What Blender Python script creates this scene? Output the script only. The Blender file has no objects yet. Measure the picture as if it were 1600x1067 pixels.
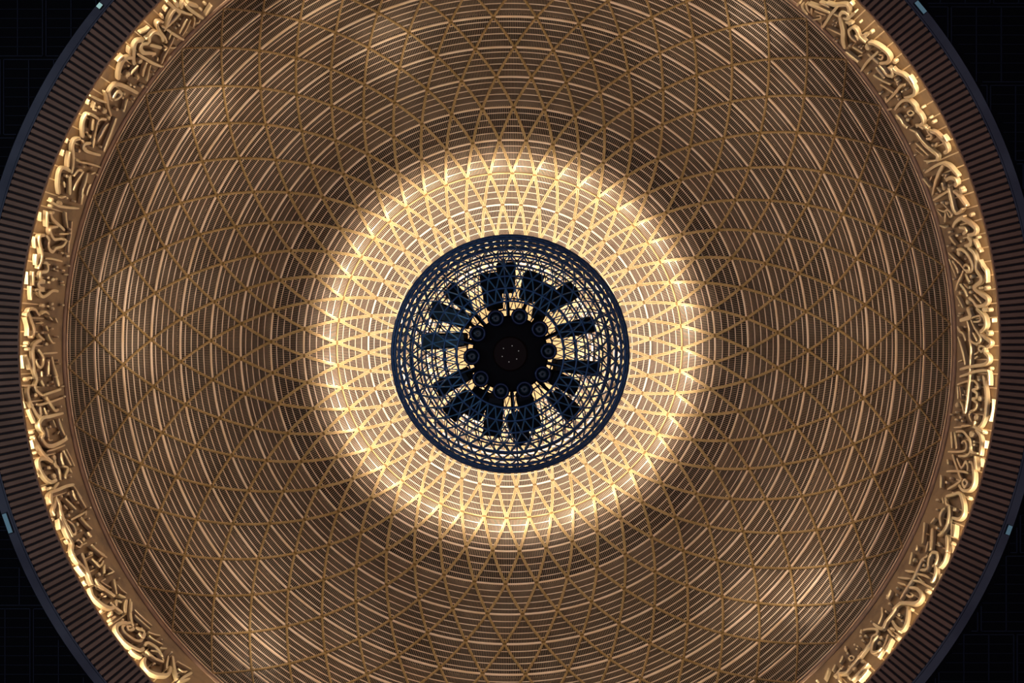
import bpy, math, random
from mathutils import Vector
random.seed(7)
PI = math.pi
S = bpy.context.scene
COL = S.collection

# ------------------------------------------------------------------ camera
W, H = 1600, 1067
LENS = 35.0
F = LENS / 36.0 * W                      # focal length in pixels (1555.6)
CX, CY = 796.0, 540.0                    # where the dome axis meets the frame
cam_d = bpy.data.cameras.new('camera'); cam_d.lens = LENS; cam_d.sensor_width = 36.0
cam_d.clip_end = 200
cam_d.shift_x = (800 - CX) / W
cam_d.shift_y = (CY - 533.5) / W
cam = bpy.data.objects.new('camera', cam_d); COL.objects.link(cam)
cam.location = (0, 0, 0); cam.rotation_euler = (PI, 0, 0)     # looking straight up
S.camera = cam

# ------------------------------------------------------------------ exposure
S.view_settings.view_transform = 'Standard'
S.view_settings.look = 'None'
S.view_settings.gamma = 1
S.view_settings.use_curve_mapping = False
S.view_settings.exposure = 0.0

# ------------------------------------------------------------------ main dimensions
R_IN, Z_SOF = 10.0, 20.28                # inner edge of the ribbed soffit
R_BAND = 10.4                            # wall that carries the inscription
Z_B0, Z_B1 = 20.32, F * R_BAND / 697.0
R_D, Z_D, H_D = 10.8, F * 10.8 / 698.0, 9.2   # dome springing and rise
CZ = 16.4                                # chandelier centre
CXW, CYW, CR = 1.2 / F * CZ, 12.5 / F * CZ, 1.935

def dome(phi, off=0.0):
    """radius, height on the dome, moved 'off' along the outward normal"""
    n = Vector((math.cos(phi) / R_D, math.sin(phi) / H_D)).normalized()
    return R_D * math.cos(phi) + n.x * off, Z_D + H_D * math.sin(phi) + n.y * off
def phi_of(rho):
    a, b = 0.0, PI / 2
    for _ in range(50):
        m = (a + b) / 2
        r, z = dome(m)
        if F * r / z > rho: a = m
        else: b = m
    return a
def ang(deg):                            # clockwise from the top of the picture
    t = math.radians(deg); return math.sin(t), -math.cos(t)

# ------------------------------------------------------------------ world and lights
w = bpy.data.worlds.new('hall_dark'); S.world = w; w.use_nodes = True
w.node_tree.nodes['Background'].inputs[0].default_value = (0.25, 0.4, 1.0, 1)
w.node_tree.nodes['Background'].inputs[1].default_value = 0.0006

CENTRE = (CXW, CYW, CZ)
def light(name, typ, loc, power, color, target=None, **kw):
    d = bpy.data.lights.new(name, typ); d.energy = power; d.color = color
    for k, v in kw.items(): setattr(d, k, v)
    o = bpy.data.objects.new(name, d); COL.objects.link(o); o.location = loc
    if target is not None:
        o.rotation_euler = (Vector(target) - Vector(loc)).to_track_quat('-Z', 'Y').to_euler()
    return o
WARM = (1.0, 0.80, 0.56)
WARM2 = (1.0, 0.84, 0.67)
# cool daylight that reaches the underside of everything from the hall below
light('hall_daylight', 'AREA', (0, 0, -6), 900, (0.16, 0.42, 1.0), (0, 0, 10), shape='DISK', size=34)
light('hall_warm_fill', 'AREA', (0, 0, -5), 850, (1.0, 0.62, 0.42), (0, 0, 10), shape='DISK', size=30)  # added warm fill from below, lifts the brown of the soffit
light('glint_side_light', 'AREA', (-13, -2, 3), 320, (0.45, 0.75, 1.0), CENTRE, shape='RECTANGLE', size=4, size_y=3)  # added cool side light for glints on the left cage bars
# uplights in the cove behind the soffit, washing the inscription band
NC = 36
for k in range(NC):
    x, y = ang(k * 360 / NC)
    gain = 0.8 + 0.35 * math.sin(k * 2.3) * math.sin(k * 0.9 + 1)
    r = 10.26
    light('cove_uplight', 'AREA', (x * r, y * r, Z_SOF + 0.12), 17 * gain, WARM, (x * 10.36, y * 10.36, Z_SOF + 2.4),
          shape='RECTANGLE', size=1.6, size_y=0.06, spread=math.radians(95))
# lamps on the crown ring of the dome
PC = phi_of(276)
for k in range(48):
    x, y = ang(2.8 + k * 7.5)
    r, z = dome(PC, -0.40)
    light('crown_lamp', 'POINT', (x * r, y * r, z), 17, WARM2, shadow_soft_size=0.06)
# floodlights mounted in the chandelier (bearing, image radius they are aimed at, gain)
FLOODS = [(-52, 565, 2.6), (-24, 500, 1.7), (-8, 440, .8), (17, 520, .9), (38, 570, 1.8), (55, 500, .9), (72, 520, .9),
          (98, 520, 1.0), (117, 500, 1.0), (129, 570, 3.0), (155, 480, .8), (172, 430, .8), (193, 480, .8),
          (219, 570, 2.4), (243, 540, 1.3), (268, 560, 1.9), (284, 550, 1.8)]
for a, rho, g in FLOODS:
    x, y = ang(a); r, z = dome(phi_of(rho))
    light('flood_beam', 'SPOT', (CXW + x * 1.62, CYW + y * 1.62, CZ + 1.3), 700 * g, WARM2, (x * r, y * r, z),
          spot_size=math.radians(33), spot_blend=1.0, shadow_soft_size=0.12)
# narrow beams that leave small hot spots on the slats
for a, rho, g in [(-51.8, 606, 1.3), (129.4, 607, 1.5), (-21.8, 505, 1.0), (-90, 596, .8), (-82, 620, .5), (220.4, 611, 1.0), (37, 634, 1.1), (-30, 610, .6), (-110, 640, .4), (136, 560, .7)]:
    x, y = ang(a); r, z = dome(phi_of(rho))
    light('narrow_beam', 'SPOT', (CXW + x * 1.62, CYW + y * 1.62, CZ + 1.25), 4200 * g, WARM2, (x * r, y * r, z),
          spot_size=math.radians(11), spot_blend=1.0, shadow_soft_size=0.05)
light('crown_beam', 'SPOT', (CXW, CYW, CZ + 2.2), 15000, (1.0, 0.84, 0.68), (0, 0, 40),
      spot_size=math.radians(54), spot_blend=0.3, shadow_soft_size=0.3)

# ------------------------------------------------------------------ materials
def mat(name, col, rough=0.5, metal=0.0, noise=None, bump=None, spec=0.5):
    m = bpy.data.materials.new(name); m.use_nodes = True
    nt = m.node_tree; b = nt.nodes['Principled BSDF']
    b.inputs['Base Color'].default_value = (*col, 1); b.inputs['Roughness'].default_value = rough
    b.inputs['Metallic'].default_value = metal
    b.inputs['Specular IOR Level'].default_value = spec
    if noise or bump:
        tc = nt.nodes.new('ShaderNodeTexCoord')
    if noise:
        col2, scale, lo, hi = noise
        n = nt.nodes.new('ShaderNodeTexNoise'); n.inputs['Scale'].default_value = scale; n.inputs['Detail'].default_value = 5
        nt.links.new(tc.outputs['Object'], n.inputs['Vector'])
        r = nt.nodes.new('ShaderNodeMapRange'); r.inputs[1].default_value = lo; r.inputs[2].default_value = hi
        nt.links.new(n.outputs['Fac'], r.inputs[0])
        mx = nt.nodes.new('ShaderNodeMix'); mx.data_type = 'RGBA'
        mx.inputs[6].default_value = (*col, 1); mx.inputs[7].default_value = (*col2, 1)
        nt.links.new(r.outputs[0], mx.inputs[0]); nt.links.new(mx.outputs[2], b.inputs['Base Color'])
    if bump:
        n = nt.nodes.new('ShaderNodeTexNoise'); n.inputs['Scale'].default_value = bump[0]; n.inputs['Detail'].default_value = 4
        nt.links.new(tc.outputs['Object'], n.inputs['Vector'])
        bp = nt.nodes.new('ShaderNodeBump'); bp.inputs['Strength'].default_value = bump[1]; bp.inputs['Distance'].default_value = 0.02
        nt.links.new(n.outputs['Fac'], bp.inputs['Height']); nt.links.new(bp.outputs[0], b.inputs['Normal'])
    return m
M_SLAT = mat('pale_gold_slat', (0.86, 0.70, 0.57), 0.38, 0.25, ((0.72, 0.54, 0.40), 0.9, 0.4, 0.65))
M_RING = mat('pink_gold_ring', (0.88, 0.69, 0.54), 0.33, 0.3, ((0.78, 0.57, 0.38), 1.3, 0.4, 0.65))
M_GRILLE = mat('bronze_grille_bar', (0.44, 0.32, 0.22), 0.5, 0.2)
M_RIB = mat('brown_gold_rib', (0.50, 0.34, 0.16), 0.42, 0.3, ((0.38, 0.25, 0.10), 2.0, 0.4, 0.65))
M_NODE = mat('dark_gold_node', (0.20, 0.12, 0.04), 0.4, 0.5)
M_SHELL = mat('dome_lining_lit_patches', (0.009, 0.007, 0.006), 0.9, 0, ((0.06, 0.058, 0.052), 0.55, 0.46, 0.66))  # grey noise patches paint the uneven light on the dark lining
M_BAND = mat('gold_leaf_wall', (0.36, 0.23, 0.115), 0.5, 0.25, ((0.20, 0.12, 0.065), 2.2, 0.42, 0.68), (6, 0.25))
M_LETTER = mat('gilded_letter', (0.84, 0.68, 0.42), 0.36, 0.35, ((0.72, 0.52, 0.31), 1.6, 0.4, 0.7))
M_TRIM = mat('rose_gold_trim', (0.55, 0.36, 0.26), 0.5, 0.2, ((0.4, 0.26, 0.17), 2.5, 0.4, 0.7))
M_SOFFIT = mat('brown_fluted_soffit', (0.44, 0.235, 0.135), 0.6, 0.1, ((0.33, 0.175, 0.095), 1.6, 0.4, 0.7))
M_GAP = mat('dark_slot', (0.02, 0.012, 0.01), 0.8)
M_LIP = mat('blue_grey_lip', (0.055, 0.065, 0.08), 0.4, 0.3, ((0.02, 0.025, 0.04), 0.8, 0.35, 0.65))
M_CEIL = mat('black_ceiling_board', (0.004, 0.004, 0.005), 0.8, 0, spec=0.1)
M_BEAD = mat('slate_ceiling_bead', (0.024, 0.028, 0.044), 0.6, 0, spec=0.2)
M_CAGE = mat('blue_black_steel', (0.022, 0.08, 0.185), 0.35, 0.2)
M_LATT = mat('blue_steel_bar', (0.075, 0.20, 0.33), 0.28, 0.2)
M_HUB = mat('black_hub', (0.0015, 0.0015, 0.002), 0.6, spec=0.1)
M_PLATE = mat('dark_brown_plate', (0.012, 0.004, 0.002), 0.6, spec=0.15)
M_BOX = mat('black_housing', (0.012, 0.017, 0.022), 0.35, 0.4)
M_GLASS = mat('dark_teal_lens', (0.012, 0.03, 0.04), 0.12, 0.3)
M_BEZEL = mat('navy_bezel', (0.02, 0.035, 0.08), 0.25, 0.6)
def emat(name, col, s):
    m = mat(name, col, 0.4); b = m.node_tree.nodes['Principled BSDF']
    b.inputs['Emission Color'].default_value = (*col, 1); b.inputs['Emission Strength'].default_value = s
    return m
M_FLECK = emat('pale_cyan_glow', (0.45, 0.72, 0.66), 0.55)
M_FLECKD = emat('dim_cyan_glow', (0.14, 0.26, 0.32), 0.35)
M_PIN = emat('pin_lamp', (0.6, 0.55, 0.5), 0.25)

# ------------------------------------------------------------------ mesh helpers
class MB:
    def __init__(s): s.v = []; s.f = []; s.m = []
    def quad_strip(s, rows, closed_section=True, cap=True, closed_path=False, mi=0):
        n = len(rows[0]); b = len(s.v)
        for r in rows: s.v.extend([tuple(p) for p in r])
        L = len(rows); rng = L if closed_path else L - 1
        for i in range(rng):
            j = (i + 1) % L
            for k in range(n if closed_section else n - 1):
                q = (k + 1) % n
                s.f.append((b + i * n + k, b + i * n + q, b + j * n + q, b + j * n + k)); s.m.append(mi)
        if cap and not closed_path and closed_section:
            s.f.append(tuple(b + k for k in range(n))[::-1]); s.m.append(mi)
            s.f.append(tuple(b + (L - 1) * n + k for k in range(n))); s.m.append(mi)
    def lathe(s, prof, n, closed=True, a0=0, a1=360, mi=0, c=(0, 0, 0)):
        """prof: closed (or open) list of (r, z)"""
        full = abs(a1 - a0 - 360) < 1e-6
        rows = []
        for i in range(n if full else n + 1):
            x, y = ang(a0 + (a1 - a0) * i / n)
            rows.append([(c[0] + x * r, c[1] + y * r, c[2] + z) for r, z in prof])
        s.quad_strip(rows, closed, True, full, mi)
    def bar(s, pts, nrm, wdt, dep, closed=False, mi=0):
        """rectangular bar along pts; nrm[i] is the depth direction"""
        rows = []; L = len(pts)
        for i in range(L):
            a = pts[(i - 1) % L] if (closed or i > 0) else pts[i]
            c = pts[(i + 1) % L] if (closed or i < L - 1) else pts[i]
            t = (Vector(c) - Vector(a)).normalized(); n = Vector(nrm[i]).normalized()
            sd = t.cross(n).normalized() * (wdt / 2); p = Vector(pts[i]); d = n * dep
            rows.append([p - sd, p + sd, p + sd + d, p - sd + d])
        s.quad_strip(rows, True, True, closed, mi)
    def tube(s, p0, p1, r, n=5, r1=None, mi=0):
        p0, p1 = Vector(p0), Vector(p1); t = (p1 - p0).normalized()
        u = t.orthogonal().normalized(); v = t.cross(u)
        rows = []
        for p, rr in ((p0, r), (p1, r if r1 is None else r1)):
            rows.append([p + (u * math.cos(2 * PI * k / n) + v * math.sin(2 * PI * k / n)) * rr for k in range(n)])
        s.quad_strip(rows, True, True, False, mi)
    def box(s, c, ax, ay, az, mi=0):
        """centre and three half-axis vectors"""
        c, ax, ay, az = Vector(c), Vector(ax), Vector(ay), Vector(az)
        rows = [[c - ax - ay + az * k, c + ax - ay + az * k, c + ax + ay + az * k, c - ax + ay + az * k] for k in (-1, 1)]
        s.quad_strip(rows, True, True, False, mi)
    def build(s, name, mats, parent=None, smooth=False):
        me = bpy.data.meshes.new(name); me.from_pydata([tuple(p) for p in s.v], [], s.f)
        if not isinstance(mats, (list, tuple)): mats = [mats]
        for m in mats: me.materials.append(m)
        if len(mats) > 1: me.polygons.foreach_set('material_index', s.m)
        if smooth: me.polygons.foreach_set('use_smooth', [True] * len(me.polygons))
        me.validate(); me.update()
        o = bpy.data.objects.new(name, me); COL.objects.link(o)
        if parent is not None:
            o.parent = parent; o.matrix_parent_inverse = parent.matrix_world.inverted()
        return o
def thing(name, label, cat, loc=(0, 0, 0), group=None):
    o = bpy.data.objects.new(name, None); COL.objects.link(o); o.location = loc
    o['label'] = label; o['category'] = cat; o.empty_display_size = 0.2
    if group: o['group'] = group
    bpy.context.view_layer.update()
    return o
def tag(o, label, cat, kind=None):
    o['label'] = label; o['category'] = cat
    if kind: o['kind'] = kind
    return o

# ------------------------------------------------------------------ setting: flat ceiling
m = MB()
m.lathe([(10.86, Z_SOF - 0.02), (24.0, Z_SOF - 0.02), (24.0, Z_SOF + 0.25), (10.86, Z_SOF + 0.25)], 144)
PXM = Z_SOF / F                                   # metres per pixel on the ceiling
def bead(x0, y0, x1, y1, wd):
    """raised strip on the ceiling, only outside the dome opening"""
    L = math.hypot(x1 - x0, y1 - y0); n = max(1, int(L / 0.12)); run = None
    for i in range(n + 1):
        t = i / n; x, y = x0 + (x1 - x0) * t, y0 + (y1 - y0) * t
        ok = math.hypot(x, y) > 10.93
        if ok and run is None: run = (x, y)
        if (not ok or i == n) and run is not None:
            if math.hypot(x - run[0], y - run[1]) > 0.05:
                d = Vector((x - run[0], y - run[1], 0)); c = Vector(((x + run[0]) / 2, (y + run[1]) / 2, Z_SOF - 0.035))
                s = Vector((-d.y, d.x, 0)).normalized() * wd
                m.box(c, d / 2, s, (0, 0, 0.018), 1)
            run = None
PITCH = 122.3 * PXM
for side in (-1, 1):
    y00 = (94 - CY) * PXM if side < 0 else (12 - CY) * PXM
    for row in range(-3, 10):
        ya = y00 + row * PITCH; yb = ya + PITCH - 5.5 * PXM
        off = (130 - CX) * PXM if side < 0 else (1485 - CX) * PXM
        off += (row % 2) * 0.52 * PITCH + (-0.02 * row) * PITCH
        for c in range(-4, 5):
            xa = off + c * PITCH; xb = xa + PITCH - 5.5 * PXM
            if side < 0 and (xb > -5.5 or xa < -15): continue
            if side > 0 and (xa < 5.5 or xb > 15): continue
            for k in range(4):
                xk = xa + (xb - xa) * k / 3
                bead(xk, ya, xk, yb, 0.008)
            bead(xa, ya, xb, ya, 0.008); bead(xa, yb, xb, yb, 0.008)
            for k in range(1, 8):
                yk = ya + (yb - ya) * k / 8
                bead(xa + 0.02, yk, xb - 0.02, yk, 0.004)
o = m.build('ceiling', [M_CEIL, M_BEAD]); o['kind'] = 'structure'

# ribbed soffit ring around the opening
m = MB()
m.lathe([(R_IN, Z_SOF + 0.012), (10.70, Z_SOF + 0.012), (10.70, Z_SOF + 0.04), (R_IN, Z_SOF + 0.04)], 240, mi=1)
NS = 480
for k in range(NS):
    a0 = k * 360 / NS; a1 = a0 + 360 / NS * 0.71
    rows = []
    for r in (R_IN, 10.69):
        sec = []
        for t, dz in ((0, 0.012), (0.12, -0.018), (0.88, -0.018), (1, 0.012)):
            x, y = ang(a0 + (a1 - a0) * t); sec.append((x * r, y * r, Z_SOF + dz))
        rows.append(sec)
    m.quad_strip(rows, True, True, False, 0)
m.lathe([(R_IN - 0.012, Z_SOF - 0.02), (R_IN + 0.01, Z_SOF - 0.02), (R_IN + 0.01, Z_SOF + 0.04), (R_IN - 0.012, Z_SOF + 0.04)], 288, mi=0)
o = m.build('trim_1', [M_SOFFIT, M_GAP]); o['kind'] = 'structure'
# blue-grey outer lip with a thin bead
m = MB()
m.lathe([(10.69, Z_SOF - 0.03), (10.72, Z_SOF - 0.03), (10.86, Z_SOF - 0.075), (10.90, Z_SOF - 0.02), (10.90, Z_SOF + 0.05), (10.69, Z_SOF + 0.05)], 288)
m.lathe([(10.675, Z_SOF - 0.032), (10.70, Z_SOF - 0.04), (10.705, Z_SOF + 0.01), (10.675, Z_SOF + 0.01)], 288)
o = m.build('trim_2', M_LIP); o['kind'] = 'structure'

# ------------------------------------------------------------------ drum wall behind the inscription
m = MB()
m.lathe([(R_BAND, Z_B0), (R_BAND + 0.15, Z_B0), (R_BAND + 0.15, Z_B1), (R_BAND, Z_B1)], 288)
NJ = 216
for k in range(NJ):
    a = k * 360 / NJ
    x, y = ang(a); tx, ty = -y, x
    c = Vector((x * (R_BAND - 0.012), y * (R_BAND - 0.012), (Z_B0 + 22.15) / 2))
    m.box(c, (tx * 0.014, ty * 0.014, 0), (x * 0.016, y * 0.016, 0), (0, 0, (22.15 - Z_B0) / 2), 1)  # joint ribs use the paler letter gold to paint in light they catch
o = m.build('wall_drum', [M_BAND, M_LETTER]); o['kind'] = 'structure'
# cornice between the drum wall and the dome
m = MB()
zt = Z_B1
m.lathe([(R_BAND + 0.14, zt - 0.06), (R_BAND - 0.02, zt - 0.06), (R_BAND - 0.04, zt - 0.02), (R_BAND - 0.04, zt + 0.01), (R_BAND - 0.02, zt + 0.03), (R_BAND + 1.2, zt + 0.10), (R_BAND + 1.2, zt - 0.06)], 288)
o = m.build('trim_3', M_TRIM, smooth=False); o['kind'] = 'structure'
# lining of the dome behind the grille
m = MB()
prof = [dome(-0.06 + (PI / 2 + 0.06) * i / 40, 0.55) for i in range(40)] + [(0.001, Z_D + H_D + 0.55)]
prof2 = [dome(-0.06 + (PI / 2 + 0.06) * i / 40, 0.75) for i in range(40)] + [(0.001, Z_D + H_D + 0.75)]
m.lathe(prof + prof2[::-1], 144)
o = m.build('ceiling_dome', M_SHELL, smooth=True); o['kind'] = 'structure'

# ------------------------------------------------------------------ the lattice of the dome
RHO = [694, 650, 606, 561, 515.5, 467.5, 421, 373.5, 322, 270, 221, 172, 130, 95]
PHI = [phi_of(r) for r in RHO]; PHI[0] = phi_of(694)
NN = 48; STEP = 7.5; BASE = 0.95
def phi_at(u):                            # level u counted in tiers, evenly spaced as seen from below
    i = min(int(u), len(RHO) - 2); return phi_of(RHO[i] + (RHO[i + 1] - RHO[i]) * (u - i))
def pt(phi, deg, off=0.0):
    r, z = dome(phi, off); x, y = ang(deg); return Vector((x * r, y * r, z))
def nrm(phi, deg):
    x, y = ang(deg); n = Vector((x * math.cos(phi) / R_D, y * math.cos(phi) / R_D, math.sin(phi) / H_D)); return n.normalized()
dm = thing('dome_lattice', 'huge gilded openwork dome of triangles and fine slats above the inscription band', 'dome', (0, 0, Z_D))
for i, ph in enumerate(PHI):                       # ring beams
    m = MB(); N = 240
    if i == 9: wd, dp, mt = 0.035, 0.10, M_RIB
    else: wd, dp, mt = 0.052, 0.040, M_RING
    m.bar([pt(ph, k * 360 / N, -0.05) for k in range(N)], [nrm(ph, k * 360 / N) for k in range(N)], wd, dp, True)
    m.build('ring_beam', mt, dm)
for i in range(len(PHI) - 1):                      # four thin ring slats in every tier
    m = MB(); N = 240
    for j in range(1, 5):
        ph = phi_at(i + j / 5)
        m.bar([pt(ph, k * 360 / N, 0.02) for k in range(N)], [nrm(ph, k * 360 / N) for k in range(N)], 0.021, 0.020, True)
    m.build('slat_tier', M_SLAT, dm)
for i in range(len(PHI) - 1):                      # fine upright bars behind the slats
    per = 30 if i < 4 else 24 if i < 7 else 16 if i < 9 else 14 if i < 10 else 11
    wd = 0.014 if i < 7 else 0.017
    m = MB(); N = per * NN; mids = [phi_at(i + q / 2) for q in range(3)]
    for k in range(N):
        a = BASE + (k + 0.5) * 360 / N
        ps = mids
        m.bar([pt(p, a, 0.09) for p in ps], [nrm(p, a) for p in ps], wd, 0.03)
    m.build('grille_tier', M_GRILLE, dm)
for s in (-1, 1):                                  # two families of crossing diagonal ribs
    for k in range(NN):
        m = MB(); pts = []; ns = []; SUB = 3
        n = len(PHI) - 1
        for q in range(n * SUB + 1):
            u = q / SUB; i = min(int(u), n - 1); t = u - i
            ph = phi_at(u)
            a = BASE + STEP * k + s * STEP / 2 * (u - 1)
            pts.append(pt(ph, a, -0.065)); ns.append(nrm(ph, a))
        rows = []
        # a pair of slim rails with a slot between them, deeper and wider toward the crown
        for sd in (-1, 1):
            rows = []
            for q in range(len(pts)):
                a_, c_ = pts[max(0, q - 1)], pts[min(len(pts) - 1, q + 1)]
                t = (c_ - a_).normalized(); nn = ns[q]; side = t.cross(nn).normalized()
                g = q / (len(pts) - 1)
                gap = 0.006; wd = 0.0095 + 0.030 * min(1, (g * 1.35) ** 1.5); dep = 0.03 + 0.17 * g
                p0 = pts[q] + side * sd * gap; p1 = pts[q] + side * sd * (gap + wd)
                rows.append([p0, p1, p1 + nn * dep, p0 + nn * dep])
            m.quad_strip(rows)
        m.build('diagonal_rib', M_RIB, dm)
def node(mb, i, k):
    a = BASE + STEP * k + (STEP / 2 if i % 2 == 0 else 0)
    c = pt(PHI[i], a, -0.085); n = nrm(PHI[i], a); x, y = ang(a)
    t = Vector((-y, x, 0)); u = n.cross(t)
    rows = [[c + (t * math.cos(2 * PI * q / 8) * 0.07 + u * math.sin(2 * PI * q / 8) * 0.045) * sc + n * d for q in range(8)] for d, sc in ((0, .6), (0.03, 1), (0.05, 1))]
    mb.quad_strip(rows)
for i in (1, 2):
    for k in range(NN):
        m = MB(); node(m, i, k); m.build('node_plate', M_NODE, dm)
m = MB()
for i in range(3, 12):
    for k in range(NN): node(m, i, k)
o = m.build('node_plates', M_NODE, dm); o['kind'] = 'stuff'
m = MB(); r13, z13 = dome(PHI[-1], -0.05)
m.lathe([(0.02, z13 + 0.3), (r13 * 0.5, z13 + 0.2), (r13 + 0.05, z13 - 0.05), (r13 + 0.05, z13 + 0.12), (0.02, z13 + 0.5)], 48)
m.build('crown_cap', M_RIB, dm)

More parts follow.
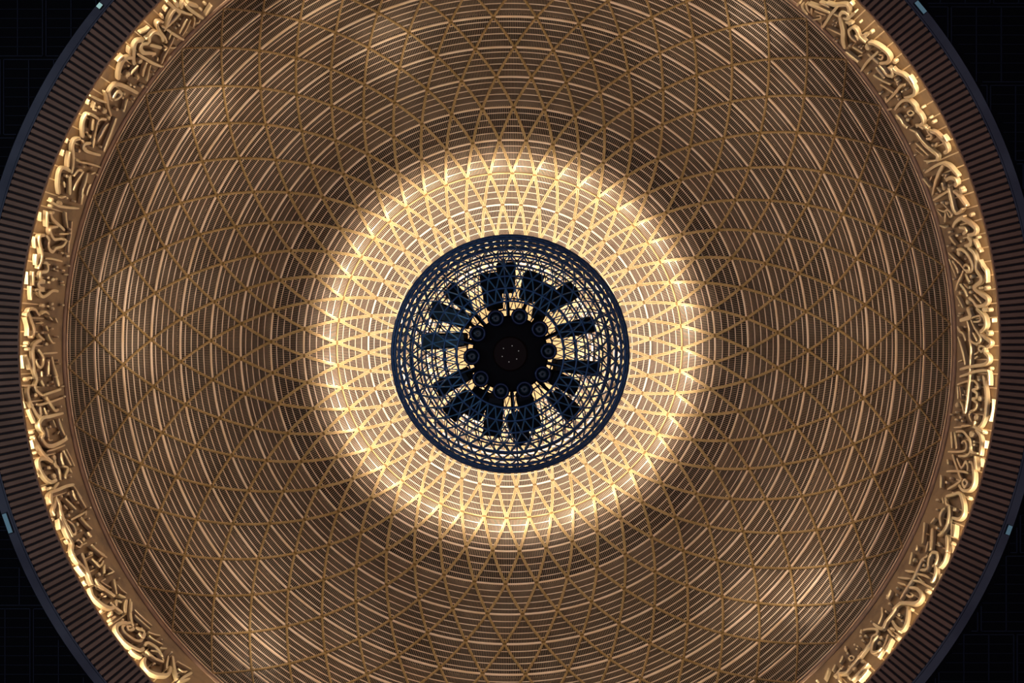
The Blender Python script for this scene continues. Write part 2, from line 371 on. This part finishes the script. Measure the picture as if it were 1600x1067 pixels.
# ------------------------------------------------------------------ the inscription (raised strokes traced as they stand on the drum)
# crop origin -> strokes: "width: x,y x,y ...; ..." in 1/10.67 px of a 100 px crop; dots: "x,y,r"
INS = {
(240,0):("60:330,130 270,220 230,310 190,400 150,490;60:190,440 300,340 390,240 410,190 360,140 310,110;50:200,0 300,90 350,130 470,180 620,225;55:340,0 380,90;45:470,0 440,120;55:510,50 570,120 680,200 800,280;55:550,20 620,60 720,90;35:950,60 890,150 840,230;40:130,340 50,340 30,400 80,500 150,590 180,660;35:90,390 150,440;45:190,460 300,540 400,600 480,640;35:530,290 480,380 400,530;28:590,300 530,430 450,565;28:650,260 660,310 630,430;22:680,350 720,350 740,300;35:270,500 220,630;35:325,595 260,740 200,850 150,950 110,1040;25:240,770 300,780 360,765;25:150,740 190,770 150,820;30:270,910 200,1000;40:200,90 160,160;40:120,230 130,290",
 "850,50,30 780,150,28 400,400,25 350,450,25 660,450,20 530,520,20 190,680,35 430,300,20 380,640,18"),
(170,40):("60:880,240 840,130 740,90 660,170 650,260;70:640,280 540,290 510,370 550,430 650,440 750,450;60:660,300 760,320 850,350;75:560,230 460,240 410,310 390,430 390,560 410,630;50:450,450 560,520 700,600 850,660;75:370,520 280,520 200,600 150,740 140,880;45:460,640 390,720 330,790;40:600,590 560,700 530,820;30:660,630 630,750 600,900;35:440,810 470,850 440,880;40:640,170 590,210;45:500,100 600,60 660,10;35:320,340 310,450;35:210,470 110,580;40:690,490 760,450;30:790,510 780,570",
 "500,580,58 290,800,62 740,740,22 720,790,22 340,970,30 400,1000,28 880,670,25 540,1000,42 610,1010,25 300,650,22"),
(115,120):("65:590,350 570,250 630,150 700,110 820,140 960,210 1050,260;55:620,340 670,260 720,220 760,270 720,330 650,360;25:870,350 840,450 815,550;40:500,230 530,320 540,420 560,520 600,640;35:240,290 400,370 510,410;55:200,600 150,700 130,830 140,1000;45:300,690 280,870;40:210,600 290,620 380,690;45:520,700 440,690 380,740 350,870 320,1050;45:560,760 480,880 400,1040;40:690,670 640,820 590,960 550,1060;30:330,410 310,520;30:570,640 560,700;35:240,370 220,450",
 "820,270,32 790,330,28 990,345,28 960,400,18 700,530,32 810,555,22 490,560,52 400,490,30 350,550,25 250,980,25 200,920,22 550,470,22"),
(75,205):("60:510,110 420,140 385,250 395,400 390,560 370,690;55:690,190 600,200 570,260 600,310 700,350 850,390;40:750,90 720,260;35:1040,0 970,160 910,330;35:870,40 800,160;45:330,330 310,460 300,580;30:430,460 520,500 700,540 850,590;60:350,660 240,600 180,650 155,780 150,900 170,1040;65:340,730 345,850 340,1050;45:400,740 480,640 540,650;45:560,660 490,780 430,880 390,980;35:630,680 600,840 560,960 540,1060;40:680,870 640,960 610,1060;30:230,830 250,920;35:690,700 760,680;35:540,140 570,180;30:310,110 290,190;25:230,300 210,400",
 "490,320,40 860,250,25 680,80,28 290,740,32 700,590,20 570,580,20 800,720,25"),
(40,300):("40:380,140 470,200 560,230 700,250 850,260;30:930,10 900,200;50:450,330 400,360 420,440 500,520 570,580 620,630;28:645,330 650,450 670,590;28:745,480 735,600 730,720 700,860 690,1010;50:500,570 400,580 370,640 400,730 450,780 560,770 630,790;50:300,720 350,790 340,880 360,950 410,990 470,930 580,890 650,800;55:280,710 200,730 190,820 220,940 240,1060;45:320,310 320,570;25:230,330 230,480;30:520,690 680,690;25:125,740 140,930;30:560,90 640,60",
 "560,190,45 420,120,30 800,150,24 720,610,22 720,680,22 700,820,22 580,1010,28 680,1060,25 410,230,30 660,90,25"),
(20,395):("55:365,20 365,200;50:450,0 440,130 390,260;55:480,160 540,170 560,260 530,310 450,320 430,390 450,450 500,480 420,490 400,540 440,590 490,600 420,620 420,680 480,730 560,690 640,630 730,640;35:510,90 620,95 800,140;50:310,310 315,540;45:270,550 280,780;30:215,310 220,520;50:390,1030 330,940 240,950 220,1060;35:430,1020 500,980 560,1030;30:330,620 380,600",
 "665,265,22 720,235,24 720,295,22 820,290,20 570,490,28 560,410,25 640,440,35 700,430,28 815,480,18 820,530,18 360,670,40 890,55,24 480,880,35 640,850,32 640,930,32 560,890,25 820,870,24 910,215,20 880,360,20"),
(15,490):("60:230,20 270,0 310,110 350,220 365,310 330,400;20:230,60 270,220 270,370;30:570,200 600,290;30:600,340 640,430 690,500;30:730,70 770,150;40:430,330 480,390 540,440;65:500,440 420,480 370,560 365,680 375,820 390,960 430,1060;40:440,600 500,680 530,760 510,860 470,900 430,860 400,780;30:520,665 640,660 760,650;35:610,800 610,1020;35:660,720 690,850 730,970 760,1060;40:170,690 200,910;50:250,690 290,820 320,930;30:500,960 500,1060;25:400,160 530,150;25:620,50 680,110;25:700,490 730,490",
 "275,490,35 290,590,35 460,20,30 500,150,28 680,250,24 770,385,20 590,510,30 780,780,20 800,840,18 620,790,32 600,1030,22 660,1030,18 250,540,20 520,320,24"),
(15,585):("50:410,0 430,100 400,200 440,290 520,350;40:520,350 640,310 760,270 820,250;30:740,30 770,110 790,200;35:490,100 540,200;65:290,190 280,310 310,440 370,580 440,690 480,710 490,620 480,540;30:540,560 590,690 620,700;35:410,500 480,510 620,470 740,430 850,390;45:570,380 620,460 660,530 720,610 770,590;55:850,650 740,680 620,710 520,730 460,810 470,900 530,990 500,1060;55:300,580 350,700 400,810;45:790,740 830,870 890,1020;25:690,770 740,890;55:570,890 600,960 620,1060;25:800,950 770,1000;40:170,240 190,420 240,560;30:150,190 380,190;25:840,740 850,780",
 "690,130,24 610,185,20 720,190,18 270,80,38 340,60,25 410,350,42 620,615,28 820,540,25 640,880,30 360,960,32 380,1050,32 860,200,24 880,370,24"),
(35,680):("70:300,20 310,90 370,170 450,190 560,150 720,60;50:390,60 420,100;55:160,40 220,160 300,290 400,400 470,460;30:370,280 500,240 680,170;65:460,460 380,410 280,400 240,450 260,560 320,670 400,760 470,790 540,750;50:510,420 530,510 580,580 600,680 600,760;40:480,480 560,560;40:610,300 620,420 650,510;35:640,260 690,370 770,520;28:690,240 760,380 830,530;40:640,530 720,560 680,680 680,740;30:750,560 790,640;45:480,910 570,800;35:830,860 900,970 960,1060;55:400,1060 440,970 560,920 700,860 830,830;30:790,930 830,1040;30:180,570 250,700;25:690,10 690,90;30:110,90 150,230",
 "505,380,60 505,690,58 410,550,40 780,700,24 360,890,38 440,890,28 740,980,28 620,1030,28 210,290,28"),
(70,770):("65:60,20 60,190;45:150,90 140,220 110,310 140,390;60:140,80 210,200 230,330 290,480 360,620 430,760;60:230,390 290,560 370,750 430,870 420,960 440,1060;45:330,470 420,540 470,620 470,700 420,700 350,560;35:390,470 480,420 560,380 640,330;40:300,110 390,200 480,290;40:430,30 490,140;42:510,0 580,120 660,260;35:650,310 640,390;40:570,410 660,520 760,620;40:680,670 740,750;35:490,820 540,800 590,860 550,920 490,890;38:740,880 840,980 960,1060;45:580,1020 600,1060;35:270,220 340,290;30:30,330 50,420;35:330,790 380,850;30:190,450 220,620",
 "250,70,30 360,30,30 430,320,30 360,390,38 520,530,42 575,640,28 620,790,45 710,440,25 830,850,22 730,260,26 750,1020,28 530,170,30 110,450,30"),
(110,860):("60:20,60 50,150 140,250 230,350 290,450;75:160,60 200,170 250,330 300,480 340,590;35:400,10 480,80 570,140;40:320,160 400,230 460,280 510,190;30:530,260 530,400;30:600,300 680,370 600,410;60:380,490 430,570 540,660 640,730 710,780;28:470,530 560,590 650,640;55:440,610 530,670;40:700,500 720,620 740,750;30:750,590 820,670 910,740;70:310,640 340,760 430,860 540,940 640,980 700,970;50:640,880 710,960 840,1050;50:740,850 730,940;35:770,760 880,810;35:760,860 820,890;60:900,850 880,960 880,1060;50:980,880 970,1060;45:80,270 150,360 210,430;50:190,530 250,580;30:500,130 430,210",
 "300,60,35 345,285,28 460,410,45 790,480,22 510,745,28 555,780,25 500,1020,28 660,1050,26 690,370,20"),
(165,930):("50:380,80 380,250 400,420 430,540;28:460,260 580,380 750,530;40:460,340 560,440 720,580;70:330,480 190,500 150,580 190,680 290,800 420,890 540,940 610,910;60:420,470 320,490 260,540 280,620 380,710 480,770 560,780 600,720;50:400,540 340,540 370,600 440,580 420,530;50:470,560 560,600 620,630;30:680,640 780,680 880,700;30:690,700 780,770 920,850;60:520,650 590,720 620,650;60:620,870 660,820 750,850 850,930 920,1060;55:640,950 720,1040;55:390,930 480,1000 580,1050;30:240,20 300,60",
 "500,500,25 900,910,34 970,910,26 70,330,28 130,380,25 60,420,28 260,430,32 80,470,26 580,570,25"),
(220,967):("60:40,560 130,620 220,690 350,740;45:140,550 260,570 320,640 360,720;60:40,680 20,760 70,870 190,940 300,960 430,950 470,830;40:430,640 400,850;55:510,640 540,830 590,1020;28:580,730 660,780 820,870;30:590,850 680,910 740,900;45:620,1060 720,980 830,920;30:290,520 400,520;40:650,1060 800,1010",
 "200,770,30 490,580,25 640,890,30 330,360,20"),
(1240,0):("45:160,50 190,130 260,220;45:230,40 250,130 290,190;40:320,110 320,220;55:270,40 370,80 500,130 640,185;35:375,150 470,190 570,225;32:400,245 470,240 470,280 400,300 330,310;50:760,80 660,200 590,310 510,430;25:490,350 490,520;55:450,20 540,60 620,100;60:570,30 700,70 830,60 910,70 940,130 940,200;60:800,230 830,180 900,190 950,240 920,285 860,270;75:800,230 820,350 850,500 850,650 880,780;50:690,210 780,250;40:590,440 700,500 810,550;40:1060,170 960,270;65:890,350 1000,370;45:960,10 1010,80;40:130,20 80,60",
 "690,320,22 740,350,22 670,390,22 710,410,24 735,670,28 690,640,18"),
(1310,30):("60:250,110 320,160 370,270 480,370;50:250,120 190,180 230,290 320,360;35:320,230 360,320;50:150,520 240,600 360,690;35:260,440 340,490 430,545;65:530,370 620,390 740,460 850,560 880,640 840,700 720,710;45:700,510 590,610 500,700 400,850;60:510,560 600,640 690,720;35:700,570 770,590 740,650 680,620;50:650,780 720,870 800,960;55:710,740 780,820 850,910 930,910 920,830 860,780;40:620,910 750,990 900,1060;30:360,600 430,570;40:370,20 390,50;30:430,240 530,230",
 "365,440,22 400,465,22 510,450,65 560,205,38 960,695,40 515,890,22 970,990,32 1010,1030,30 210,420,25 470,270,25"),
(1370,110):("60:280,-60 350,10 470,60 570,160 650,270 660,350 610,410 490,435;45:80,220 190,280 300,360;45:510,210 430,240 330,360 190,510;55:330,640 400,540 480,480 570,490 660,570 690,650 760,730 800,830 770,890 680,890;35:600,640 650,690 600,730 550,690 600,640;50:350,720 420,800 470,880 540,940;35:190,650 280,620;55:800,910 850,960;30:570,70 660,210;35:180,430 190,520;30:340,760 370,800",
 "340,140,34 370,175,28 370,215,22 505,305,30 450,330,22 495,590,35 80,370,35 360,410,35 380,470,25 540,810,38 500,750,28 910,780,26 965,850,32 790,600,26 690,930,24"),
(1415,195):("65:430,90 530,130 640,240 710,350 720,420 670,460;50:370,220 440,220 450,170 400,110 380,40;60:200,110 270,220 370,340 480,430 560,500 550,580;30:210,290 310,390 420,490;28:195,380 270,450 340,505;35:340,580 440,590 560,570;45:350,790 450,720 570,650 660,620;60:660,630 760,680 840,770 910,850;55:660,660 600,760 550,880 500,1060;40:560,290 520,340;60:720,910 780,870 860,890 890,960 860,1010;30:320,880 380,960 450,1040;25:470,850 430,920;50:630,960 660,1050;45:740,980 770,1030;30:660,160 730,260;40:250,0 330,50;40:90,60 200,110",
 "185,490,25 390,625,32 470,330,32 640,830,25 700,830,25 680,880,30 950,1060,38 100,300,22 340,750,20 540,490,30"),
(1450,290):("45:130,20 100,150;30:180,20 250,100;40:130,230 260,150 380,70;60:380,20 400,140 430,280 460,390 510,460;60:450,80 530,150 600,240 670,340;45:510,460 570,430 620,370;35:200,380 300,420 370,390 430,470 400,510 350,420;35:330,420 310,600;25:280,290 350,370;28:190,400 270,510;65:440,690 480,610 570,540 680,590 790,680 820,740 790,800 690,820;50:560,690 640,700 670,750 620,800;60:690,850 740,920 720,980 640,1000;50:790,890 860,1040;40:380,840 430,910 490,980;30:230,650 330,690;40:560,530 620,500",
 "290,40,45 340,280,40 260,270,30 590,80,46 150,300,28 740,480,36 580,920,26 510,820,30 310,680,28 380,770,28 350,1000,28 850,860,26 170,120,22"),
(1475,385):("55:250,50 320,40 410,110 480,230 510,340 480,410 400,420;40:370,340 400,300 450,330 450,390 400,390 360,350;35:100,100 190,190 290,280 340,350;40:360,390 310,510 260,620 230,730;30:110,200 180,370 240,530;35:170,230 230,340 270,450;65:430,20 520,100 560,230 570,390 640,490 640,580 560,650 530,690 620,770 740,860 750,920 690,980 580,990 520,910 450,850;35:540,800 600,870 660,940;45:620,220 670,330 730,420 740,600;40:600,20 640,90;35:310,620 380,720 430,830;40:390,450 430,540 460,590;30:360,620 430,690;28:250,820 310,940 350,1020",
 "165,30,24 270,110,60 375,200,22 480,500,42 190,540,25 290,770,38 455,680,35 470,760,36 730,690,40 420,920,55 430,1040,45 270,980,22 440,590,35 620,690,25"),
(1480,480):("70:370,20 410,110 420,160 340,190 250,220;60:530,20 590,80 660,170 680,280 650,360 590,410;35:450,180 520,150 590,150 590,220 530,240 480,240;45:430,210 480,320 540,410 580,490 580,570 520,610 440,570 420,520;28:470,420 510,500 540,560;40:370,230 400,370 410,540 430,700 420,900 410,1060;35:215,320 250,400 310,440 350,560;32:225,490 270,640 310,790 345,960;50:590,440 660,510 750,580 740,630 690,670;40:600,640 650,680 600,740 550,690 600,640;55:650,750 720,820 720,900 640,960 440,990 250,1040;30:500,860 540,820;30:480,790 560,740;25:220,910 290,880;25:800,180 800,250",
 "720,430,50 640,35,45 725,40,36 570,290,22 330,320,25 740,1020,32 240,100,22 220,140,20 260,215,22 650,730,28"),
(1475,575):("45:310,150 420,110 560,60 690,45 780,50;50:470,0 470,140 450,300 430,480 410,640 390,770;40:250,280 330,250 430,220 520,215 580,270 580,340 500,370 570,420 560,500 500,520 570,590 550,680 460,740 450,820 500,900;30:260,310 265,520;30:290,310 315,520;65:680,130 710,300 730,470 730,640 710,800 650,950 600,990;50:780,60 790,290;25:375,370 380,430;40:560,890 540,960;45:310,560 350,650 370,760;30:840,520 840,700 790,890;35:340,970 480,970;30:200,1000 340,990;45:530,980 700,1060;30:700,140 730,200",
 "600,190,36 625,510,50 640,690,28 560,830,60 240,620,55 230,740,26 300,825,28 230,865,25 325,890,28 140,780,22 350,450,18 590,150,22"),
(1455,670):("35:370,60 385,330;40:420,60 440,200 460,340;45:450,60 560,50 640,130 690,240 690,380 620,460 490,460;40:540,230 590,210 620,280 590,370 460,390 310,390;60:770,20 840,110 860,230 850,370 840,450;40:690,320 720,400 820,420;35:390,440 420,530 470,670 500,770 540,850;45:460,500 500,600 540,660 580,600 610,550 640,620 640,710;40:290,720 400,715 560,720 650,750;25:310,520 320,600;50:670,560 720,580 740,700 750,830 730,950 660,1030 560,1030 500,950;50:770,470 790,690;45:590,850 630,910 590,980 550,910 590,850;45:530,870 420,950 300,1020;35:190,780 190,1000;30:940,200 930,330;30:860,500 870,640",
 "705,90,65 740,220,25 740,275,25 490,110,35 280,900,30 350,830,25 900,60,30 540,240,22"),
(1425,765):("55:600,120 720,90 820,70 870,190 890,320 880,430 810,500 700,480;35:580,140 600,250 660,280;45:590,320 520,390 500,500 530,620;55:650,300 650,450 610,620 530,740 470,780;40:540,150 560,240;40:690,580 690,800;48:760,600 740,810;35:235,560 225,720 200,920;60:370,660 360,800 340,1040;55:610,780 620,900 610,1060;30:120,940 100,1030;40:410,480 340,570;40:300,880 260,1060;35:690,950 700,1060",
 "445,180,28 740,340,38 440,340,25 450,650,38 690,905,36 455,900,28 480,940,28 970,145,34 280,750,16"),
(1380,855):("40:830,10 810,80;32:510,100 490,200 470,300;50:780,330 800,200 850,110 920,110 940,190 910,290 860,340;50:910,330 910,450 870,570 830,590;55:790,310 740,390 650,390;50:780,150 670,230 600,380 520,540 430,680 310,880;38:400,410 550,430;38:270,520 480,540;35:280,610 400,650;38:600,460 700,480 800,530;38:530,570 640,590 740,650 860,710;25:600,510 680,580;60:470,690 590,710 660,790 650,880 570,950 450,950 330,950 250,1000 190,1060;35:430,820 490,850 540,820;35:160,730 130,800 90,880;55:1090,100 1040,250 960,350;50:990,460 960,600 880,700;25:600,10 580,70",
 "540,220,42 700,310,35 250,690,26 240,800,26 760,740,40 130,960,28 480,1040,30 710,230,22"),
(1325,930):("55:830,220 760,330 670,440 610,560 540,560 450,490;28:600,230 600,360 540,510;55:1020,200 1010,370 970,530 910,590 820,540 760,440;48:270,600 380,580 500,590 500,660 430,710 400,800 340,880 280,960 210,1060;28:260,600 240,660;45:540,700 460,790 430,900 440,980 540,960 600,900;45:690,680 660,790 600,920 520,1060;60:760,740 700,860 660,960;35:690,590 760,680;35:820,560 880,620;30:700,60 680,20",
 "660,290,22 405,450,26 920,440,28 870,340,32 840,720,42 740,570,30 580,730,40 540,810,42 230,700,30 310,690,30 270,770,28 185,870,22 130,840,24 170,920,22"),
(1260,967):("35:770,630 820,670 770,720 730,670 770,630;50:960,560 880,680 780,800 680,910 570,930 480,970;30:630,640 580,750;32:500,780 450,880;40:600,830 530,920 470,980;32:400,850 330,1030;55:1060,760 900,930 780,1050;40:560,950 570,1060;30:200,1030 180,1060;30:640,800 600,870;60:1060,870 900,1060;40:660,500 690,560",
 "950,720,42 820,850,48 725,990,30 700,590,24 670,480,24"),
}
R_F = R_BAND - 0.02
K = 100 / 1067.0
def to_wall(px, py):
    """picture point on the drum -> (bearing, height)"""
    dx, dy = px - CX, py - CY; rho = math.hypot(dx, dy)
    z = F * (R_F - 0.03) / rho
    return math.degrees(math.atan2(dx, -dy)), min(max(z, Z_B0 + 0.62), Z_B1 - 0.16)
def wall_pt(s, z, d):
    r = R_F - d; x, y = ang(math.degrees(s / R_F)); return (x * r, y * r, z)
def crom(P, n=6):
    if len(P) < 3: return [tuple(a + (b - a) * t / 4 for a, b in zip(P[0], P[1])) for t in range(5)]
    Q = [P[0]] + list(P) + [P[-1]]; out = []
    for i in range(1, len(Q) - 2):
        p0, p1, p2, p3 = Q[i - 1:i + 3]
        for j in range(n):
            t = j / n
            out.append(tuple(0.5 * (2 * b + (c - a) * t + (2 * a - 5 * b + 4 * c - d) * t * t + (3 * b - a - 3 * c + d) * t ** 3)
                             for a, b, c, d in zip(p0, p1, p2, p3)))
    out.append(P[-1]); return out
fr = thing('inscription_band', 'gilded calligraphy in raised letters running around the drum below the dome', 'inscription', (0, 0, Z_B0))
strokes = []; dots = []
for (ox, oy), (ss, ds) in INS.items():
    for st in ss.split(';'):
        wz, ps = st.split(':')
        P = [tuple(float(c) for c in q.split(',')) for q in ps.split()]
        P = crom(P); wpx = float(wz) * K
        L = sum(math.hypot(a[0] - b[0], a[1] - b[1]) for a, b in zip(P, P[1:])) * K
        strokes.append((L * wpx, wpx, [(ox + x * K, oy + y * K) for x, y in P]))
    for d in ds.split():
        x, y, r = (float(c) for c in d.split(','))
        dots.append((r * K, ox + x * K, oy + y * K))
strokes.sort(key=lambda s: -s[0]); dots.sort(key=lambda s: -s[0])
PXW = 22.0 / F
def add_stroke(mb, wpx, P):
    A = [to_wall(*p) for p in P]
    s0 = A[0][0]; Q = []
    for a, z in A:
        while a - s0 > 180: a -= 360
        while a - s0 < -180: a += 360
        Q.append((math.radians(a) * R_F, z))
    hw = wpx * PXW * 0.56; D = random.uniform(0.075, 0.105); n = len(Q); rows = []
    for i, (s, z) in enumerate(Q):
        a, c = Q[max(0, i - 1)], Q[min(n - 1, i + 1)]
        tx, tz = c[0] - a[0], c[1] - a[1]; l = math.hypot(tx, tz) or 1; nx, nz = -tz / l, tx / l
        u = i / (n - 1)
        h = hw * (0.82 + 0.28 * math.sin(PI * u)) * (0.72 if i in (0, n - 1) else 1)
        nz *= 1.05
        rows.append([wall_pt(s + nx * h * f, z + nz * h * f, d) for f, d in ((-.75, -0.005), (-1, D * .75), (-.8, D), (.8, D), (1, D * .75), (.75, -0.005))])
    mb.quad_strip(rows)
def add_dot(mb, r, x, y):
    a, z = to_wall(x, y); s = math.radians(a) * R_F; h = r * PXW; D = random.uniform(0.07, 0.095)
    rows = [[wall_pt(s + math.cos(2 * PI * q / 8 + .4) * h * sc, z + math.sin(2 * PI * q / 8 + .4) * h * 1.45 * sc, d) for q in range(8)]
            for d, sc in ((-0.005, 1), (D * .7, 1), (D, .7))]
    mb.quad_strip(rows)
for ar, wpx, P in strokes[:100]:
    m = MB(); add_stroke(m, wpx, P); m.build('letter_stroke', M_LETTER, fr)
m = MB()
for ar, wpx, P in strokes[100:]: add_stroke(m, wpx, P)
o = m.build('short_letter_strokes', M_LETTER, fr); o['kind'] = 'stuff'
for r, x, y in dots[:100]:
    m = MB(); add_dot(m, r, x, y); m.build('letter_dot', M_LETTER, fr)
m = MB()
for r, x, y in dots[100:]: add_dot(m, r, x, y)
o = m.build('small_letter_dots', M_LETTER, fr); o['kind'] = 'stuff'


# ------------------------------------------------------------------ chandelier
ch = thing('chandelier', 'dark blue wire globe chandelier hanging in the middle of the dome', 'chandelier', (CXW, CYW, CZ - CR))
CC = Vector((CXW, CYW, CZ))
def sp(lat, deg, r=CR):
    x, y = ang(deg); la = math.radians(lat)
    return CC + Vector((x * math.cos(la) * r, y * math.cos(la) * r, math.sin(la) * r))
LATS = [-66 + 6.6 * i for i in range(21)]
NM = 44
for la in LATS:
    m = MB(); N = 96; tr = 0.021 if abs(la) < 28 else 0.0145
    c = sp(la, 0); rr = math.hypot(c.x - CXW, c.y - CYW); zz = c.z
    m.lathe([(rr + tr * math.cos(q * PI / 3), zz - CZ + tr * math.sin(q * PI / 3)) for q in range(6)], N, c=CC)
    m.build('cage_ring', M_CAGE, ch, True)
for i in range(len(LATS) - 1):
    m = MB()
    for k in range(NM):
        a = (k + (0.5 if i % 2 else 0)) * 360 / NM
        for d in (-0.5, 0.5):
            m.tube(sp(LATS[i], a), sp(LATS[i + 1], a + d * 360 / NM), 0.012, 4)
    m.build('cage_lattice_tier', M_LATT, ch)
ZH = CZ - 0.35                                     # level of the hub
def hub_r(px, z): return px / F * z
m = MB()
rh = hub_r(60, ZH)
m.lathe([(0.02, 0.7), (rh * 0.9, 0.7), (rh, 0.6), (rh, 0.06), (rh * 0.94, 0), (0.02, 0)], 60, c=(CXW, CYW, ZH))
m.build('hub', M_HUB, ch)
m = MB(); rp = hub_r(27, ZH)
m.lathe([(0.005, -0.05), (rp * 0.93, -0.05), (rp, -0.03), (rp, 0.02), (0.005, 0.02)], 40, c=(CXW, CYW, ZH))
pl = m.build('bottom_plate', M_PLATE, ch)
for k, (px, py) in enumerate([(3, -12.5), (13, -4.5), (10, 8), (-2, 12.5), (-12.5, 4), (-10.5, -8.5)]):
    m = MB(); m.lathe([(0.001, -0.012), (0.007, -0.009), (0.009, 0.004), (0.001, 0.004)], 10, c=(CXW + px / F * ZH, CYW + py / F * ZH, ZH - 0.05))
    m.build('pin_lamp', M_PIN, pl)
m = MB(); m.tube((CXW, CYW, ZH + 0.68), (0, 0, z13 + 0.31), 0.07, 12)
m.build('hanging_rod', M_HUB, ch)
m = MB()                                           # spokes tying the cage to the hub
for k in range(10):
    x, y = ang(k * 36 + 32)
    m.tube((CXW + x * rh * 0.9, CYW + y * rh * 0.9, ZH + 0.4), sp(0, k * 36 + 32, CR * 0.995), 0.014, 6)
m.build('spokes', M_CAGE, ch)
for k in range(10):                                # ten round downlights around the hub
    x, y = ang(14 + 36 * k); rc = hub_r(60, ZH - 0.1)
    c = (CXW + x * rc, CYW + y * rc, ZH - 0.12); ro = hub_r(13.5, ZH - 0.1)
    m = MB(); m.lathe([(0.01, 0.26), (ro * 0.8, 0.26), (ro * 0.9, 0.1), (ro * 0.9, 0.03), (0.01, 0.03)], 28, c=c)
    d = m.build('downlight', M_HUB, ch, True)
    m = MB(); m.lathe([(ro * 0.62, 0.03), (ro * 0.66, -0.01), (ro * 0.85, -0.02), (ro, 0.0), (ro, 0.06), (ro * 0.62, 0.06)], 28, c=c)
    m.build('bezel', M_BEZEL, d, True)
    m = MB(); m.lathe([(0.002, 0.005), (ro * 0.4, 0.012), (ro * 0.63, 0.032), (ro * 0.63, 0.045), (0.002, 0.045)], 24, c=c)
    m.build('lens', M_GLASS, d, True)
# floodlight heads: (inner x,y -> outer x,y in picture pixels about the globe's middle, width)
HEADS = [(-24, -72, -32, -120, 29), (-5, -99, -7, -136, 27), (27, -88, 37, -120, 29), (43, -57, 58, -103, 23), (62, -76, 97, -99, 27),
         (75, -34, 127, -45, 23), (70, 18, 135, 24, 21), (62, 35, 100, 53, 23), (68, 66, 99, 93, 27), (20, 62, 35, 112, 27),
         (4, 97, 20, 135, 25), (-22, 66, -28, 124, 27), (-42, 62, -57, 93, 27), (-65, 66, -92, 93, 27), (-65, 31, -111, 55, 23),
         (-69, -22, -134, -18, 23), (-65, -49, -119, -68, 25), (-69, -76, -92, -99, 23)]
for x0, y0, x1, y1, wd in HEADS:
    z0, z1 = ZH + 0.55, ZH + 0.85
    p0 = Vector((CXW + x0 / F * z0, CYW + y0 / F * z0, z0)); p1 = Vector((CXW + x1 / F * z1, CYW + y1 / F * z1, z1))
    t = (p1 - p0).normalized(); sd = Vector((-t.y, t.x, 0)).normalized(); up = t.cross(sd).normalized()
    if up.z < 0: up = -up
    h = wd / F * ZH / 2 * 1.15
    m = MB(); rows = []
    for u, sc in ((0, 0.8), (0.12, 0.9), (0.55, 0.95), (0.62, 1.0), (1, 1.0)):
        p = p0.lerp(p1, u)
        sec = []
        for q in range(8):
            cx = (1, 1, .8, -.8, -1, -1, -.8, .8)[q]; cy = (-.7, .7, 1, 1, .7, -.7, -1, -1)[q]
            sec.append(p + sd * cx * h * sc + up * cy * 0.11 * sc)
        rows.append(sec)
    m.quad_strip(rows); b = m.build('floodlight_head', M_BOX, ch)
    m = MB(); pc = p1 + t * 0.004
    m.quad_strip([[pc + sd * a * h * .86 + up * c * 0.09 + t * e for a, c in ((1, -1), (1, 1), (-1, 1), (-1, -1))] for e in (0, 0.012)])
    m.build('lens', M_GLASS, b)
    m = MB()
    hubp = Vector((p0.x - CXW, p0.y - CYW, 0)).normalized() * rh * 0.85 + Vector((CXW, CYW, ZH + 0.5))
    m.tube(hubp, p0 + t * 0.03, 0.03, 8)
    m.build('bracket', M_HUB, b)

# ------------------------------------------------------------------ small glowing plates set on the lip of the opening
for px, py, ln, mt, lb in ((152, 6, 9, M_FLECK, 'small bright pale cyan glowing plate on the blue rim near the upper left corner'),
                           (13, 817, 34, M_FLECKD, 'dim cyan glowing strip on the blue rim low on the left edge'),
                           (1428, 20, 24, M_FLECKD, 'dim greenish glowing strip on the blue rim near the upper right corner'),
                           (1576, 828, 16, M_FLECKD, 'faint bluish glowing plate on the blue rim low on the right edge')):
    a = math.degrees(math.atan2(px - CX, -(py - CY))); x, y = ang(a); z = Z_SOF - 0.07; r = 10.80
    t = thing('rim_fleck', lb, 'lamp', (x * r, y * r, z), 'small glowing plates on the rim of the opening')
    L = ln / F * z / 2; tx, ty = -y, x
    m = MB(); m.box((x * r, y * r, z), (tx * L, ty * L, 0), (x * 0.05, y * 0.05, 0.0), (0, 0, 0.02)); m.build('fleck_base', M_LIP, t)
    m = MB(); m.box((x * r, y * r, z - 0.022), (tx * L * .92, ty * L * .92, 0), (x * 0.042, y * 0.042, 0.0), (0, 0, 0.006)); m.build('lens', mt, t)  # glowing front face of the plate
